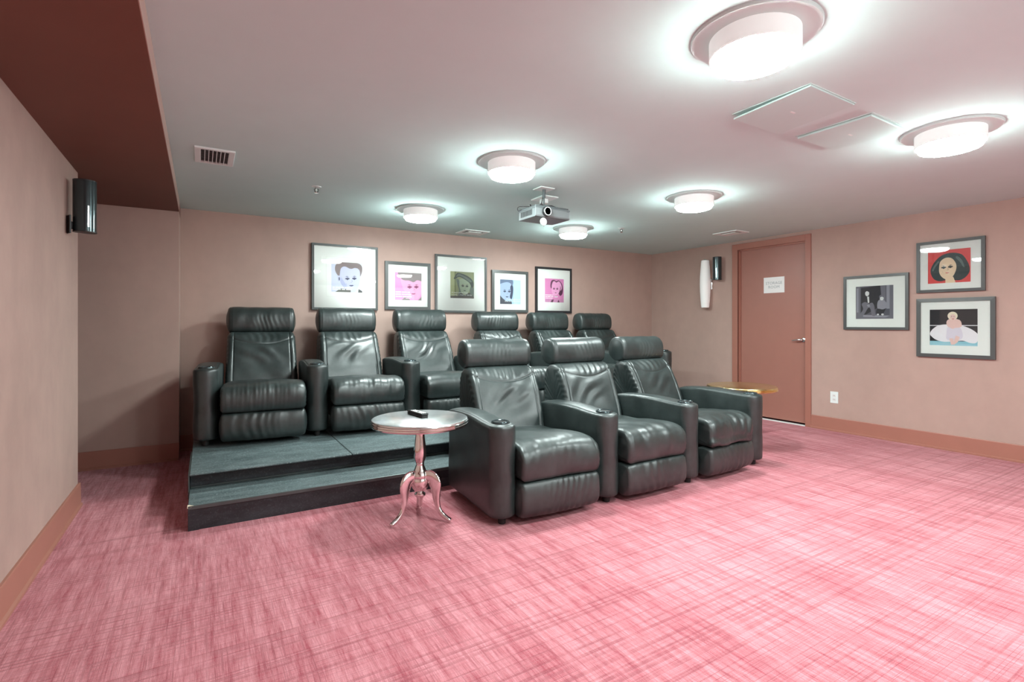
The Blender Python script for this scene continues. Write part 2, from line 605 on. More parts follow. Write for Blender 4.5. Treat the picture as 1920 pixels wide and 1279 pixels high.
def text_mesh(name, txt, size, mat, parent, M, align='CENTER', shear=0.0):
    c = bpy.data.curves.new(name, 'FONT')
    c.body = txt
    c.size = size
    c.align_x = align
    c.shear = shear
    c.resolution_u = 2
    tmp = bpy.data.objects.new('tmp_text', c)
    COL.objects.link(tmp)
    dg = bpy.context.evaluated_depsgraph_get()
    me = bpy.data.meshes.new_from_object(tmp.evaluated_get(dg))
    bpy.data.objects.remove(tmp)
    me.name = name
    me.materials.clear()
    me.materials.append(mat)
    me.transform(M)
    return put(bpy.data.objects.new(name, me), parent)


# ------------------------------------------------------------------ ceiling lamps and fittings
def build_lamps():
    spots = [(1.82, 1.20, 'the nearest and largest one'), (3.685, 1.21, 'far right one beside the grey square panels'),
             (1.82, 3.0, 'the one in front of the projector'), (3.685, 3.0, 'right one above the front row of chairs'),
             (1.82, 4.70, 'left one nearest the framed prints'), (3.685, 4.70, 'the one half hidden behind the projector'),
             (1.82, -0.6, 'added out of view behind the viewer on the left'), (3.685, -0.6, 'added out of view behind the viewer on the right')]  # last two lamps are unseen, added to light the near end of the room
    zb = 2.248
    for x, y, w in spots:
        r = empty('ceiling_lamp', (x, y, zb))
        t = CEIL - zb
        MB().lathe([(.15, t - .012), (.228, t - .012), (.232, t - .006), (.232, t)], 64).build('trim_ring', M_RING, r, smooth='auto')
        MB().lathe([(.150, .004), (.160, .0025), (.1625, .005), (.1625, t - .01)], 64).build('drum_shade', M_DRUM, r, smooth='auto')
        MB().lathe([(.0, -.030), (.08, -.029), (.130, -.0255), (.1425, -.021), (.147, -.0145), (.1475, .0), (.154, .0008), (.160, .003)], 64).build('diffuser', M_GLOW, r, smooth='auto')
        lab = 'round white drum ceiling lamp, ' + w
        tag(r, lab, 'ceiling lamp', 'drum lamps on the ceiling')


def build_ceiling_fittings():
    # louvred return grille at the left
    g = empty('ceiling_grille', (.078, 3.915, CEIL))
    def ring(x0, x1, y0, y1, ix0, ix1, iy0, iy1, z0, z1):
        m = MB()
        m.cbox(x0, x1, y0, iy0, z0, z1, .002).cbox(x0, x1, iy1, y1, z0, z1, .002)
        m.cbox(x0, ix0, iy0, iy1, z0, z1, .002).cbox(ix1, x1, iy0, iy1, z0, z1, .002)
        return m
    ring(-.113, .113, -.17, .17, -.078, .078, -.145, .145, -.012, 0).build('grille_frame', M_WHITE, g)
    MB().box(-.078, .078, -.145, .145, -.0015, -.0005).build('duct_opening', M_VENTDARK, g)
    for i in range(6):
        x = -.078 + .156 * (i + 1) / 7
        MB().box(x - .0022, x + .0022, -.145, .145, -.012, -.003).build('slat', M_WHITE, g)
    for i in range(9):
        y = -.145 + .29 * (i + 1) / 10
        MB().box(-.078, .078, y - .002, y + .002, -.005, -.002).build('rear_slat', M_GREYPL, g)
    tag(g, 'white louvred air grille in the ceiling near the brown soffit', 'vent')
    # supply diffusers
    for (x, y, lx, ly, lab) in ((2.806, 5.53, .165, .135, 'white square supply diffuser on the ceiling near the back wall'),
                                (5.515, 3.945, .125, .165, 'white rectangular supply diffuser on the ceiling above the door')):
        d = empty('ceiling_diffuser', (x, y, CEIL))
        ring(-lx, lx, -ly, ly, -lx + .045, lx - .045, -ly + .045, ly - .045, -.010, 0).build('diffuser_frame', M_WHITE, d)
        MB().box(-lx + .045, lx - .045, -ly + .045, ly - .045, -.002, -.001).build('duct_opening', plain('shadow_grey_duct', (.35, .34, .33), .7), d)
        MB().cbox(-lx + .075, lx - .075, -ly + .075, ly - .075, -.016, -.008, .002).build('centre_plate', M_WHITE, d)
        tag(d, lab, 'vent')
    # flush square panels
    for i, (x, y, tilt, lab) in enumerate(((2.612, 1.507, .022, 'grey square access panel on the ceiling below the largest lamp'),
                                           (3.217, 1.518, -.020, 'grey square access panel on the ceiling beside the far right lamp'))):
        p = empty('ceiling_panel', (x, y, CEIL))
        MB().box(-.205, .205, -.205, .205, -.003, 0).build('panel_rim', M_GREYPL if False else M_PANEL, p)
        a = .012
        if tilt > 0:
            q = MB().add([(-.2, -.2, -.004), (.2, -.2, -.004), (.2, .2, -.022), (-.2, .2, -.022), (-.2, -.2, -.012), (.2, -.2, -.012), (.2, .2, -.030), (-.2, .2, -.030)],
                         [(0, 1, 2, 3), (7, 6, 5, 4), (0, 4, 5, 1), (1, 5, 6, 2), (2, 6, 7, 3), (3, 7, 4, 0)])
        else:
            q = MB().cbox(-.196, .196, -.196, .196, -.016, -.004, .002)
        q.build('panel_plate', M_PANEL, p)
        MB().cbox(-.02, .02, -.006, .006, -.0215 if tilt > 0 else -.0175, -.0155, .001).build('latch_mark', M_WHITE, p)
        tag(p, lab, 'panel')
    # sprinkler heads
    for x, y, lab in ((.80, 4.365, 'small chrome fire sprinkler head right of the air grille'), (4.169, 4.418, 'small chrome fire sprinkler head right of the projector')):
        s = empty('fire_sprinkler', (x, y, CEIL))
        MB().lathe([(.0, -.004), (.034, -.004), (.038, 0)], 24).build('escutcheon', M_WHITE, s, smooth='auto')
        MB().lathe([(.011, -.004), (.011, -.016), (.006, -.018), (.004, -.04), (0, -.04)][::-1], 12).build('body', M_CHROMEH, s, smooth='auto')
        a = MB()
        for sg in (-1, 1):
            a.tube([(sg * .009, 0, -.014), (sg * .017, 0, -.026), (sg * .012, 0, -.040), (0, 0, -.048)], .003, 6)
        a.build('frame_arms', M_BLACK, s)
        MB().lathe([(.0, -.052), (.016, -.052), (.018, -.049), (0, -.047)], 16).build('deflector', M_CHROMEH, s)
        tag(s, lab, 'sprinkler', 'fire sprinkler heads')


def build_projector():
    p = empty('ceiling_projector', (2.385, 3.42, 2.06))
    w, dp, h = .167, .122, .084
    # body with rounded front
    prof = [(-dp, .016), (-dp + .004, .004), (-dp + .014, 0), (dp, 0), (dp, h), (-dp + .006, h), (-dp, h - .010)]
    MB().prism(prof, -w, w, 'x').build('body', M_SILVER, p, bevel=.004)
    MB().cbox(-w - .002, w + .002, -dp - .001, dp + .002, h * .80, h * .80 + .012, .002).build('top_band', M_GREYPL, p)
    MB().cbox(-w + .006, w - .006, -dp + .006, dp - .006, h, h + .01, .004).build('lid', M_GREYPL, p)
    R = Matrix.Translation((-.067, -dp, h * .52)) @ Matrix.Rotation(PI / 2, 4, 'X')
    MB().lathe([(.024, .012), (.026, .022), (.032, .024), (.037, .020), (.039, .0)], 40, R).build('lens_ring', M_BLACK, p, smooth='auto')
    MB().lathe([(.0285, .0245), (.0285, .0262), (.0335, .0262), (.0335, .0245)], 40, R).build('lens_bezel', M_WHITE, p)
    MB().lathe([(0, .017), (.012, .016), (.022, .013), (.027, .0125)], 32, R).build('lens', M_GLASSLENS, p, smooth='auto')
    for i in range(9):
        y = -dp + .05 + i * .019
        MB().box(-w - .0025, -w, y, y + .011, .02, .062).build('vent_slot', M_BLACK, p)
    for i in range(2):
        MB().box(w - .03 + i * .012, w - .024 + i * .012, -dp - .0015, -dp, .062, .066).build('indicator', M_BLACK, p)
    # ceiling mount
    z = CEIL - 2.06
    MB().cbox(-.045, .095, -.02, .1, z - .008, z, .002).build('mount_plate', M_WHITE, p)
    MB().tube([(.025, .04, z - .006), (.025, .04, z - .075)], .014, 14).build('mount_pole', M_GREYPL, p, smooth='auto')
    MB().tube([(.025, .04, z - .07), (.025, .04, h + .03)], .007, 10).build('mount_rod', M_GREYPL, p, smooth='auto')
    a = MB()
    for sx, sy in ((-1, -1), (1, -1), (-1, 1), (1, 1)):
        a.tube([(.025, .04, h + .05), (.025 + sx * .05, .04 + sy * .04, h + .045), (.025 + sx * .095, .02 + sy * .075, h + .012), (.025 + sx * .1, .02 + sy * .078, h)], .0055, 8)
    a.build('mount_arms', M_BLACK, p)
    MB().lathe([(0, .052), (.03, .05), (.045, .044), (.048, .03)][::-1], 24, Matrix.Translation((.025, .04, h))).build('mount_hub', M_GREYPL, p, smooth='auto')
    c = MB()
    c.tube(spline([(-w + .01, dp - .03, h + .008), (-w - .012, dp - .01, h - .005), (-w - .008, dp - .005, h + .03), (-w + .05, dp - .04, h + .035), (-.06, .03, h + .03), (.0, .03, h + .05)], 26), .003, 6)
    c.tube(spline([(-w + .03, -.01, h + .012), (-w + .05, .03, h + .04), (-w + .09, .04, h + .018), (-w + .12, .06, h + .045), (.0, .05, h + .06), (.02, .05, h + .12)], 26), .003, 6)
    c.tube(spline([(-w + .05, .0, h + .02), (-w + .08, -.02, h + .034), (-w + .11, .0, h + .015), (-.02, .02, h + .035)], 18), .0035, 6)
    c.build('cables', M_BLACK, p, smooth=True)
    # lens cap hanging from its strap
    MB().lathe([(0, .004), (.026, .004), (.030, .001), (.030, -.005), (0, -.006)][::-1], 32, Matrix.Translation((-.088, -dp + .004, -.036)) @ Matrix.Rotation(PI / 2, 4, 'X')).build('lens_cap', M_WHITE, p, smooth='auto')
    MB().tube(spline([(-.088, -dp + .006, -.062), (-.07, -dp + .03, -.064), (-.04, -dp + .06, -.05), (-.02, -dp + .08, -.0)], 14), .0018, 6).build('cap_strap', M_GREYPL, p)
    tag(p, 'silver grey projector hanging from the ceiling with cables and dangling lens cap', 'projector')
    # cable outlet plate behind it
    q = empty('ceiling_cable_plate', (2.595, 3.715, CEIL))
    MB().cbox(-.08, .08, -.1, .1, -.012, 0, .003).build('plate', M_WHITE, q)
    MB().cbox(-.035, .02, -.03, .03, -.05, -.012, .004).build('socket', M_WHITE, q)
    tag(q, 'white cable outlet plate on the ceiling just behind the projector', 'plate')


# ------------------------------------------------------------------ recliner chairs
def nz(P, seed, freq, aniso=(1, 1, 1)):
    """smooth pseudo noise made of sines, vectorised"""
    r = np.random.RandomState(seed)
    out = 0
    for k in range(7):
        d = r.normal(size=3) * np.array(aniso) * freq
        out = out + np.sin(P @ d + r.uniform(0, 6.28))
    return out / 3.2


def loft(name, profile, width, endr, n, m, warp=None, relief=None, parent=None, mat=None, puff=0.012, flatend=0.35):
    """solid with a closed side profile (y, z) swept over x with soft puffy ends"""
    prof = spline(profile, m, True)
    ctr = prof.mean(0)
    t = np.roll(prof, -1, 0) - np.roll(prof, 1, 0)
    nrm = np.stack([t[:, 1], -t[:, 0]], 1)
    nrm /= np.linalg.norm(nrm, axis=1)[:, None]
    if ((prof - ctr) * nrm).sum() < 0:
        nrm = -nrm
    half = width / 2
    ne = 7
    ang = np.linspace(PI / 2, 0, ne)
    xs, ins = [], []
    for a in ang:   # left rounding
        xs.append(-half + endr * (1 - math.sin(a)) * 1.0 if False else -half + endr * (1 - math.sin(a)))
        ins.append(endr * (1 - math.cos(a)))
    # order from end to middle
    L = [(-half + endr * (1 - math.sin(a)), endr * (1 - math.cos(a))) for a in np.linspace(PI / 2, 0, ne)]
    mid = [(x, 0.0) for x in np.linspace(-half + endr, half - endr, n)[1:-1]]
    Rr = [(-x, i) for x, i in L[::-1]]
    st = L + mid + Rr
    rows = []
    for x, i in st:
        pp = prof - nrm * i
        rows.append(np.concatenate([np.full((m, 1), x), pp], 1))
    G = np.array(rows)                       # (S, m, 3)
    S = len(st)
    # cap: shrink rings towards the middle with a slight puff
    caps = []
    for e, sg in ((0, -1), (S - 1, 1)):
        base = G[e]
        c = base.mean(0)
        rings = []
        for f, b in ((0.72, .55), (0.42, .9), (0.12, 1.0)):
            r = c + (base - c) * f
            r[:, 0] = base[:, 0] + sg * puff * b
            rings.append(r)
        caps.append(rings)
    G = np.concatenate([np.array(caps[0][::-1]), G, np.array(caps[1])], 0)
    S = G.shape[0]
    if relief is not None:
        du = np.gradient(G, axis=0)
        dv = np.roll(G, -1, 1) - np.roll(G, 1, 1)
        N = np.cross(du, dv)
        ln = np.linalg.norm(N, axis=2)[..., None]
        N = N / np.maximum(ln, 1e-9)
        c = G.reshape(-1, 3).mean(0)
        if ((G - c) * N).sum() < 0:
            N = -N
        h = relief(G.reshape(-1, 3), N.reshape(-1, 3)).reshape(S, m, 1)
        G = G + N * h
    V = G.reshape(-1, 3)
    if warp is not None:
        V = warp(V)
    faces = []
    for i in range(S - 1):
        a = i * m
        for j in range(m):
            k = (j + 1) % m
            faces.append((a + j, a + m + j, a + m + k, a + k))
    faces.append(tuple(range(m)))
    faces.append(tuple((S - 1) * m + j for j in range(m))[::-1])
    # orientation check with a side face in the middle
    i = S // 2
    f = faces[i * m]
    n0 = np.cross(V[f[1]] - V[f[0]], V[f[2]] - V[f[0]])
    if np.dot(n0, V[f[0]] - np.array([V[f[0]][0], *V[i * m:(i + 1) * m, 1:].mean(0)])) < 0:
        faces = [q[::-1] for q in faces]
    return mesh_obj(name, V.tolist(), faces, mat or M_LEATHER, parent, True)


def gauss(d, w):
    return np.exp(-(d / w) ** 2)


def sstep(a, b, x):
    t = np.clip((x - a) / (b - a), 0, 1)
    return t * t * (3 - 2 * t)


def build_chair(root, seed, head_up=0.0, slump=0.0, sdx=0.0, sdy=0.0, sdz=-.02, wS=.622):
    """recliner without its arms; origin on the floor midway between the arm fronts, back towards +y"""
    rs = np.random.RandomState(seed)
    # seat cushion
    def rel_seat(P, N):
        x, y, z = P[:, 0], P[:, 1], P[:, 2]
        top = sstep(.1, .8, N[:, 2])
        front = sstep(.2, .8, -N[:, 1])
        dome = .018 * top * (1 - (x / .33) ** 2) * (1 - ((y - .25) / .5) ** 2).clip(0)
        c = rs.uniform(-.1, .12)
        fold = .0016 * nz(P, seed + 1, 1, (70, 14, 14)) * (front * .9 + top * sstep(.2, -.05, y)) * (gauss(x - c, .2) + .25)
        soft = .0045 * nz(P, seed + 2, 1, (16, 14, 14)) * (top + front)
        side = .0025 * np.sin((y - z) * 190) * sstep(.5, .9, np.abs(N[:, 0])) * sstep(.15, -.05, y)
        seam = -.004 * gauss(np.abs(x) - (wS / 2 - .03), .005) * (front + top * .6)
        h = dome + fold + soft + side + seam
        if slump:
            fl = .352 - .05 * (x + .3) + .008 * np.sin(x * 17)
            h = h - .014 * front * gauss(z - fl, .008) + slump * front * gauss(z - fl + .028, .022) + slump * .25 * nz(P, seed + 5, 1, (26, 16, 24)) * (front + .4 * top)
            h = h + .006 * np.sin(x * 58 - z * 30) * gauss(x - .17, .10) * (front + top * sstep(.15, -.05, y)) * sstep(-.01, .03, z - fl)
        return h
    def warp_seat(V):
        t = np.clip((V[:, 1] + .1) / .8, 0, 1)
        V = V.copy()
        V[:, 0] = V[:, 0] * (1 - .08 * t) + sdx * (1 - .55 * t)
        V[:, 1] += sdy * (1 - t)
        V[:, 2] += sdz * (1 - t)
        return V
    loft('seat_cushion', [(-.045, .287), (-.090, .300), (-.108, .37), (-.096, .44), (-.045, .485), (.05, .497), (.25, .478), (.50, .450), (.70, .44), (.73, .37), (.60, .30), (.25, .285)],
         wS, .034, 84, 96, warp_seat, rel_seat, root, puff=.008)
    # footrest panel
    def rel_foot(P, N):
        x, z = P[:, 0], P[:, 2]
        front = sstep(.1, .7, -N[:, 1])
        g = .0022 * np.sin(x * 120 + 3 * np.sin(z * 16 + seed) + 4 * np.sin(x * 9 + seed)) * gauss(x - rs.uniform(-.12, .12), .17)
        return front * (g + .0022 * nz(P, seed + 7, 1, (55, 10, 12)) + .012 * (1 - (x / .32) ** 2))
    loft('footrest', [(.0, .282), (-.055, .281), (-.088, .262), (-.102, .19), (-.094, .11), (-.06, .068), (-.01, .058), (.04, .08), (.05, .17), (.045, .26)],
         wS - .004, .028, 84, 56, lambda V: V + np.array([sdx, sdy, sdz]) * np.array([1, 1, 1.0]), rel_foot, root)
    # back
    def rel_back(P, N):
        x, y, z = P[:, 0], P[:, 1], P[:, 2]
        front = sstep(.15, .75, -N[:, 1])
        arc = .772 + .050 * (x / .27) ** 2
        seam = -.0065 * gauss(z - arc, .0045)
        puffs = .006 * gauss(z - arc - .03, .03) + .005 * gauss(z - arc + .035, .04)
        diag = .0058 * np.sin((x * rs.choice([-1, 1]) * 36 + z * 46) + 2.2 * nz(P, seed + 3, 1, (9, 9, 9))) * gauss(z - arc + .10, .09) * gauss(x - rs.uniform(-.1, .1), .17)
        yoke = .0030 * np.sin(x * 85 + 2.0 * nz(P, seed + 4, 1, (12, 12, 12))) * sstep(0, .05, z - arc) * gauss(x, .19)
        low = -.012 * gauss(z - .60, .07) * gauss(x, .22) + .006 * nz(P, seed + 9, 1, (11, 11, 15))
        edge = -.005 * gauss(np.abs(x) - .250, .0045) + .005 * sstep(.252, .275, np.abs(x))
        sidew = .002 * np.sin(z * 160) * sstep(.5, .9, np.abs(N[:, 0]))
        return front * (seam + puffs + diag + yoke + low + edge) + sidew
    def warp_back(V):
        V = V.copy()
        t = np.clip((V[:, 2] - .40) / .48, 0, 1)
        V[:, 0] = V[:, 0] * ((.915 if sdx else .985) * (1 - t) + .955 * t) + sdx * .5 * (1 - t)
        return V
    loft('backrest', [(.62, .34), (.650, .45), (.690, .56), (.750, .68), (.830, .80), (.880, .86), (.93, .884), (1.01, .872), (1.065, .79), (1.06, .62), (1.02, .45), (.97, .34), (.78, .31)],
         .615, .045, 120, 280, warp_back, rel_back, root, puff=.004)
    # head roll
    def rel_head(P, N):
        x, y, z = P[:, 0], P[:, 1], P[:, 2]
        front = sstep(.0, .7, -N[:, 1] + .35 * N[:, 2])
        g = .0013 * np.sin(x * 150 + 2.5 * np.sin((z - .9) * 22 + seed) + 1.5 * nz(P, seed + 12, 1, (20, 5, 5))) * gauss(x - rs.uniform(-.06, .06), .115) * sstep(1.09, 1.02, z)
        seam = -.005 * gauss(np.abs(x) - .262, .005)
        return front * (g + .003 * nz(P, seed + 13, 1, (25, 10, 10))) + seam
    hs = 1 + head_up
    hz = lambda v: .868 + (v - .868) * hs
    loft('headrest', [(y, hz(z)) for y, z in [(.928, .90), (.913, .965), (.925, 1.04), (.968, 1.087), (1.03, 1.10), (1.095, 1.075), (1.13, 1.0), (1.12, .925), (1.06, .88), (.985, .872)]],
         .585, .035, 100, 80, None, rel_head, root, puff=.016)
    MB().box(-.03, .03, 1.01, 1.04, .8, .93).build('headrest_bracket', M_BLACK, root)
    MB().cbox(-.235, .235, .03, .72, .07, .28, .01).build('base', M_BLACK, root)


ARM_MESH = {}


def arm_meshes():
    """arm: rounded front, humped top, seam round the top panel; shared by all the arms"""
    if ARM_MESH:
        return ARM_MESH
    hw, Ln = .088, .80
    # half outline from the front tip to the back
    half = [(hw * math.sin(a), hw * .92 - hw * .92 * math.cos(a)) for a in np.linspace(0, PI / 2, 15)]
    half += [(hw, y) for y in np.linspace(.088, Ln - .04, 42)[1:]] + [(hw - .008, Ln - .012), (hw - .03, Ln)]
    half = np.array(half)
    def ztop(y):
        return np.interp(y, [0, .12, .2, .3, .42, .55, .7, .85], [.607, .608, .612, .619, .624, .622, .612, .59])
    H = len(half)
    levels = []
    def ring(ins, zf):
        # inset of the outline by ins
        c = np.array([0, hw])
        P = half.copy()
        d = np.stack([np.clip(P[:, 0] / hw, 0, 1), np.zeros(H)], 1)
        front = P[:, 1] < hw
        P2 = P.copy()
        P2[front] = c + (P[front] - c) * (1 - ins / hw)
        P2[~front, 0] = P[~front, 0] - ins
        P2[-1, 1] -= ins
        P2[-2, 1] -= ins * .7
        P2[:, 0] = np.clip(P2[:, 0], 0, None)
        z = zf(P2[:, 1])
        return np.concatenate([P2, z[:, None]], 1)
    cz = lambda v: (lambda y: np.full_like(y, v))
    seq = [ring(.012, cz(.050)), ring(.003, cz(.056)), ring(0, cz(.07))]
    for f in np.linspace(.08, 1, 14):
        seq.append(ring(-.0015 * math.sin(f * 9), lambda y, f=f: .07 + (ztop(y) - .022 - .07) * f))
    seq += [ring(.0015, lambda y: ztop(y) - .012), ring(.006, lambda y: ztop(y) - .005), ring(.012, lambda y: ztop(y) - .0015),
            ring(.015, lambda y: ztop(y) - .006), ring(.019, lambda y: ztop(y) + .001), ring(.03, lambda y: ztop(y) + .004), ring(.055, lambda y: ztop(y) + .007), ring(.08, lambda y: ztop(y) + .008)]
    V, F = [], []
    W = 2 * H - 1
    for r in seq:
        V += [tuple(p) for p in r] + [(-p[0], p[1], p[2]) for p in r[:0:-1]]
    for i in range(len(seq) - 1):
        a = i * W
        for j in range(W):
            k = (j + 1) % W
            F.append((a + j, a + k, a + W + k, a + W + j))
    top = (len(seq) - 1) * W
    F.append((top, top + 1, top + W - 1))
    for j in range(1, H - 1):
        F.append((top + j, top + j + 1, top + W - 1 - j, top + W - j))
    F.append(tuple(range(W))[::-1])
    V = np.array(V)
    # slight leather unevenness on the sides
    nzv = .0016 * nz(V, 77, 1, (12, 12, 12))
    V[:, 0] += np.sign(V[:, 0]) * nzv * (np.abs(V[:, 0]) > .05)
    me = bpy.data.meshes.new('armrest')
    me.from_pydata(V.tolist(), [], F)
    me.materials.append(M_LEATHER)
    me.polygons.foreach_set('use_smooth', [True] * len(me.polygons))
    ARM_MESH['arm'] = me
    m = MB().lathe([(.044, .0), (.045, .009), (.049, .012), (.054, .011), (.058, .004), (.059, -.006)], 40)
    o = m.build('cup_holder', M_SPK, None, smooth='auto')
    ARM_MESH['cup'] = o.data
    bpy.data.objects.remove(o)
    o = MB().lathe([(0, .0035), (.044, .0035), (.0445, .0)], 32).build('cup_well', M_BLACK)
    ARM_MESH['well'] = o.data
    bpy.data.objects.remove(o)
    o = MB().lathe([(.021, .0), (.024, .006), (.024, .05), (.020, .058)], 20).build('foot', M_FOOT, smooth='auto')
    ARM_MESH['foot'] = o.data
    bpy.data.objects.remove(o)
    return ARM_MESH


def add_arm(chair, chair_M, arm_M):
    A = arm_meshes()
    a = put(bpy.data.objects.new('armrest', A['arm']), chair)
    a.matrix_local = chair_M.inverted() @ arm_M
    for nm, key, loc in (('cup_holder', 'cup', (0, .096, .6125)), ('cup_well', 'well', (0, .096, .6155)), ('foot', 'foot', (0, .075, 0)), ('foot', 'foot', (0, .72, 0))):
        c = put(bpy.data.objects.new(nm, A[key]), a)
        c.location = loc


def chair_row(xc, yf, z, theta, delta, pitch, seed, labels, group, head_up=0.0, slumps=(0, 0, 0), arm_dx=(0, 0, 0, 0), seat=((0, 0), (0, 0), (0, 0)), wS=.622):
    R = pitch / delta
    cx, cy = xc + R * math.sin(theta), yf + R * math.cos(theta)
    def frame(a):
        t = theta - a
        return Matrix.Translation((cx - R * math.sin(t), cy - R * math.cos(t), z)) @ Matrix.Rotation(-t, 4, 'Z')
    for i, k in enumerate((-1, 0, 1)):
        M = frame(k * delta)
        c = empty('recliner_chair', (0, 0, 0))
        c.matrix_world = M
        build_chair(c, seed + i * 17, head_up + (.0, .008, .004)[i], slumps[i], seat[i][0], seat[i][1], -.02, wS)
        add_arm(c, M, frame((k - .5) * delta) @ Matrix.Translation((arm_dx[i], 0, 0)))
        if k == 1:
            add_arm(c, M, frame(1.5 * delta) @ Matrix.Translation((arm_dx[3], 0, 0)))
        tag(c, labels[i], 'chair', group)


def build_platform():
    p = empty('seating_platform', (-.065, 3.56, 0), -math.radians(.5))
    X1 = 5.5
    z1, z2 = .147, .26
    yb = 5.845 - 3.56 - .0
    MB().box(.012, X1, .008, .38, 0, z1 - .012).build('lower_riser', M_RISER, p)
    MB().box(.0, .055, .002, .0085, .0, z1 - .012).build('corner_strip', M_RISER, p)
    MB().box(.003, X1, .395, 2.16, z1 - .012, z2 - .014).build('upper_riser', M_RISER, p)
    MB().box(.012, X1, .37, 2.16, .0, z1 - .013).build('frame_box', M_RISER, p)
    # treads in boards with an open joint
    xs = [0, 1.02, 2.9, X1]
    for i in range(3):
        a, b = xs[i] + (.0 if i == 0 else .0015), xs[i + 1] - .0015
        MB().cbox(a, b, .305, 2.16, z2 - .014, z2, .004).build('upper_tread', M_TREAD, p)
    xs = [0, 2.2, X1]
    for i in range(2):
        a, b = xs[i] + (.0 if i == 0 else .0012), xs[i + 1] - .0012
        MB().cbox(a, b, .006, .394, z1 - .012, z1, .002).build('lower_tread', M_TREAD, p)
    MB().cbox(.0, X1, -.004, .006, z1 - .022, z1 + .001, .002).build('nosing', M_NOSING, p)
    MB().cbox(.003, X1, .382, .395, z1, z1 + .012, .003).build('riser_bead', M_NOSING, p)
    MB().cbox(-.008, .0, .31, 1.0, z1 - .05, z2 - .004, .002).build('side_flap', M_NOSING, p)
    MB().add([(-.003, .0, z1 + .0012), (.03, .001, z1 + .0012), (.012, .02, z1 + .0012), (-.002, .03, z1 + .0012), (-.004, -.004, z1 - .01), (.02, -.0045, z1 - .006)],
             [(0, 1, 2, 3), (4, 5, 1, 0)]).build('chipped_corner', plain('bare_chipped_wood', (.75, .66, .5), .8), p)
    tag(p, 'two step slate black seating platform carrying the back row of recliners', 'platform')


# ------------------------------------------------------------------ tables and small things
def pedestal_table(loc, rz, s, zs, m_base, m_top, label):
    t = empty('pedestal_table', loc, rz)
    rim = [(0, .636), (.288, .636), (.294, .633), (.296, .627), (.2965, .624), (.300, .621), (.3005, .613), (.297, .611), (.300, .608), (.3005, .600), (.296, .597), (.294, .592), (.288, .59), (.05, .588)]
    MB().lathe([(r * s, z * zs) for r, z in rim[:4]][::-1], 96).build('table_top', m_top, t, smooth='auto')
    MB().lathe([(r * s, z * zs) for r, z in rim[3:]][::-1], 96).build('ridged_rim', m_base, t, smooth='auto')
    col = [(0, .066), (.006, .067), (.009, .072), (.007, .08), (.008, .086), (.014, .09), (.016, .10), (.018, .125), (.022, .14), (.032, .147), (.035, .155), (.033, .163), (.022, .168), (.021, .173),
           (.034, .18), (.048, .20), (.054, .225), (.053, .25), (.049, .262), (.052, .268), (.050, .285), (.044, .298), (.037, .308), (.035, .316), (.027, .335), (.0245, .347), (.026, .351), (.0245, .355), (.029, .366), (.036, .385), (.039, .405),
           (.0385, .435), (.035, .47), (.030, .51), (.028, .54), (.029, .56), (.034, .575), (.06, .585), (.06, .59)]
    MB().lathe([(r, z * zs) for r, z in col], 40).build('column', m_base, t, smooth='auto')
    path = spline([(.02, .262), (.058, .272), (.088, .262), (.106, .225), (.112, .17), (.117, .12), (.130, .076), (.155, .046), (.185, .026), (.212, .016)], 30)
    wid = np.interp(np.linspace(0, 1, 30), [0, .2, .45, .7, .9, 1], [.014, .014, .013, .013, .014, .015])
    dep = np.interp(np.linspace(0, 1, 30), [0, .15, .3, .45, .6, .75, .92, 1], [.034, .045, .042, .028, .020, .016, .015, .010])
    for k, a in enumerate((192.5, 312.5, 72.5)):
        ca, sa = math.cos(math.radians(a)), math.sin(math.radians(a))
        pts = [(r * ca * .98, r * sa * .98, z * zs) for r, z in path]
        MB().tube(pts, .01, 14, flat=[(float(w), float(d)) for w, d in zip(wid, dep)]).build('leg', m_base, t, smooth=True)
    tag(t, label, 'table')
    return t


def build_remote():
    r = empty('remote_control', (1.186, 3.115, .6365), math.radians(7))
    MB().cbox(-.023, .023, -.098, .098, .0, .012, .003).build('lower_shell', M_BLACK, r)
    MB().cbox(-.025, .025, -.1, .1, .0125, .024, .004).build('upper_shell', M_GLOSSBLACK, r)
    bw = plain('pale_rubber_button', (.8, .8, .8), .5)
    for i in range(7):
        for j in range(3):
            if (i, j) in ((3, 1),):
                continue
            x, y = -.013 + j * .013, -.075 + i * .022
            MB().cbox(x - .0045, x + .0045, y - .006, y + .006, .024, .0265, .001).build('button', bw, r)
    tag(r, 'black remote control with pale buttons lying on the silver round table', 'remote')


def build_wall_speaker(name, loc, rz, h, rad, label, bracket):
    s = empty(name, loc, rz)
    # shell: half round front (towards -y), flat back
    n = 26
    pl = [(rad * math.cos(a), rad * 1.05 * math.sin(a)) for a in np.linspace(PI, 2 * PI, n)]
    pl += [(rad * .92, .02), (rad * .55, .035), (-rad * .55, .035), (-rad * .92, .02)]
    MB().prism([(x, y) for x, y in pl], 0, h, 'z').build('shell', M_SPK, s, smooth='auto')
    for z in (-.006, h):
        MB().prism([(x * 1.01, y * 1.01) for x, y in pl], z, z + .006, 'z').build('end_cap', M_BLACK, s)
    MB().prism([(rad * 1.012 * math.cos(a), rad * 1.05 * 1.012 * math.sin(a)) for a in np.linspace(PI * 1.22, PI * 1.78, 16)] + [(0, -rad * .4)], .012, h - .012, 'z').build('grille_cloth', M_BLACK, s) if False else None
    MB().box(-.004, .004, -rad * 1.065, -rad * 1.04, h * .08, h * .5).build('badge_strip', M_CHROMEH, s)
    MB().cbox(*bracket[0], c=.004).build('bracket_arm', M_BLACK, s)
    MB().cbox(*bracket[1], c=.002).build('wall_plate', M_BLACK, s)
    tag(s, label, 'speaker')
    return s


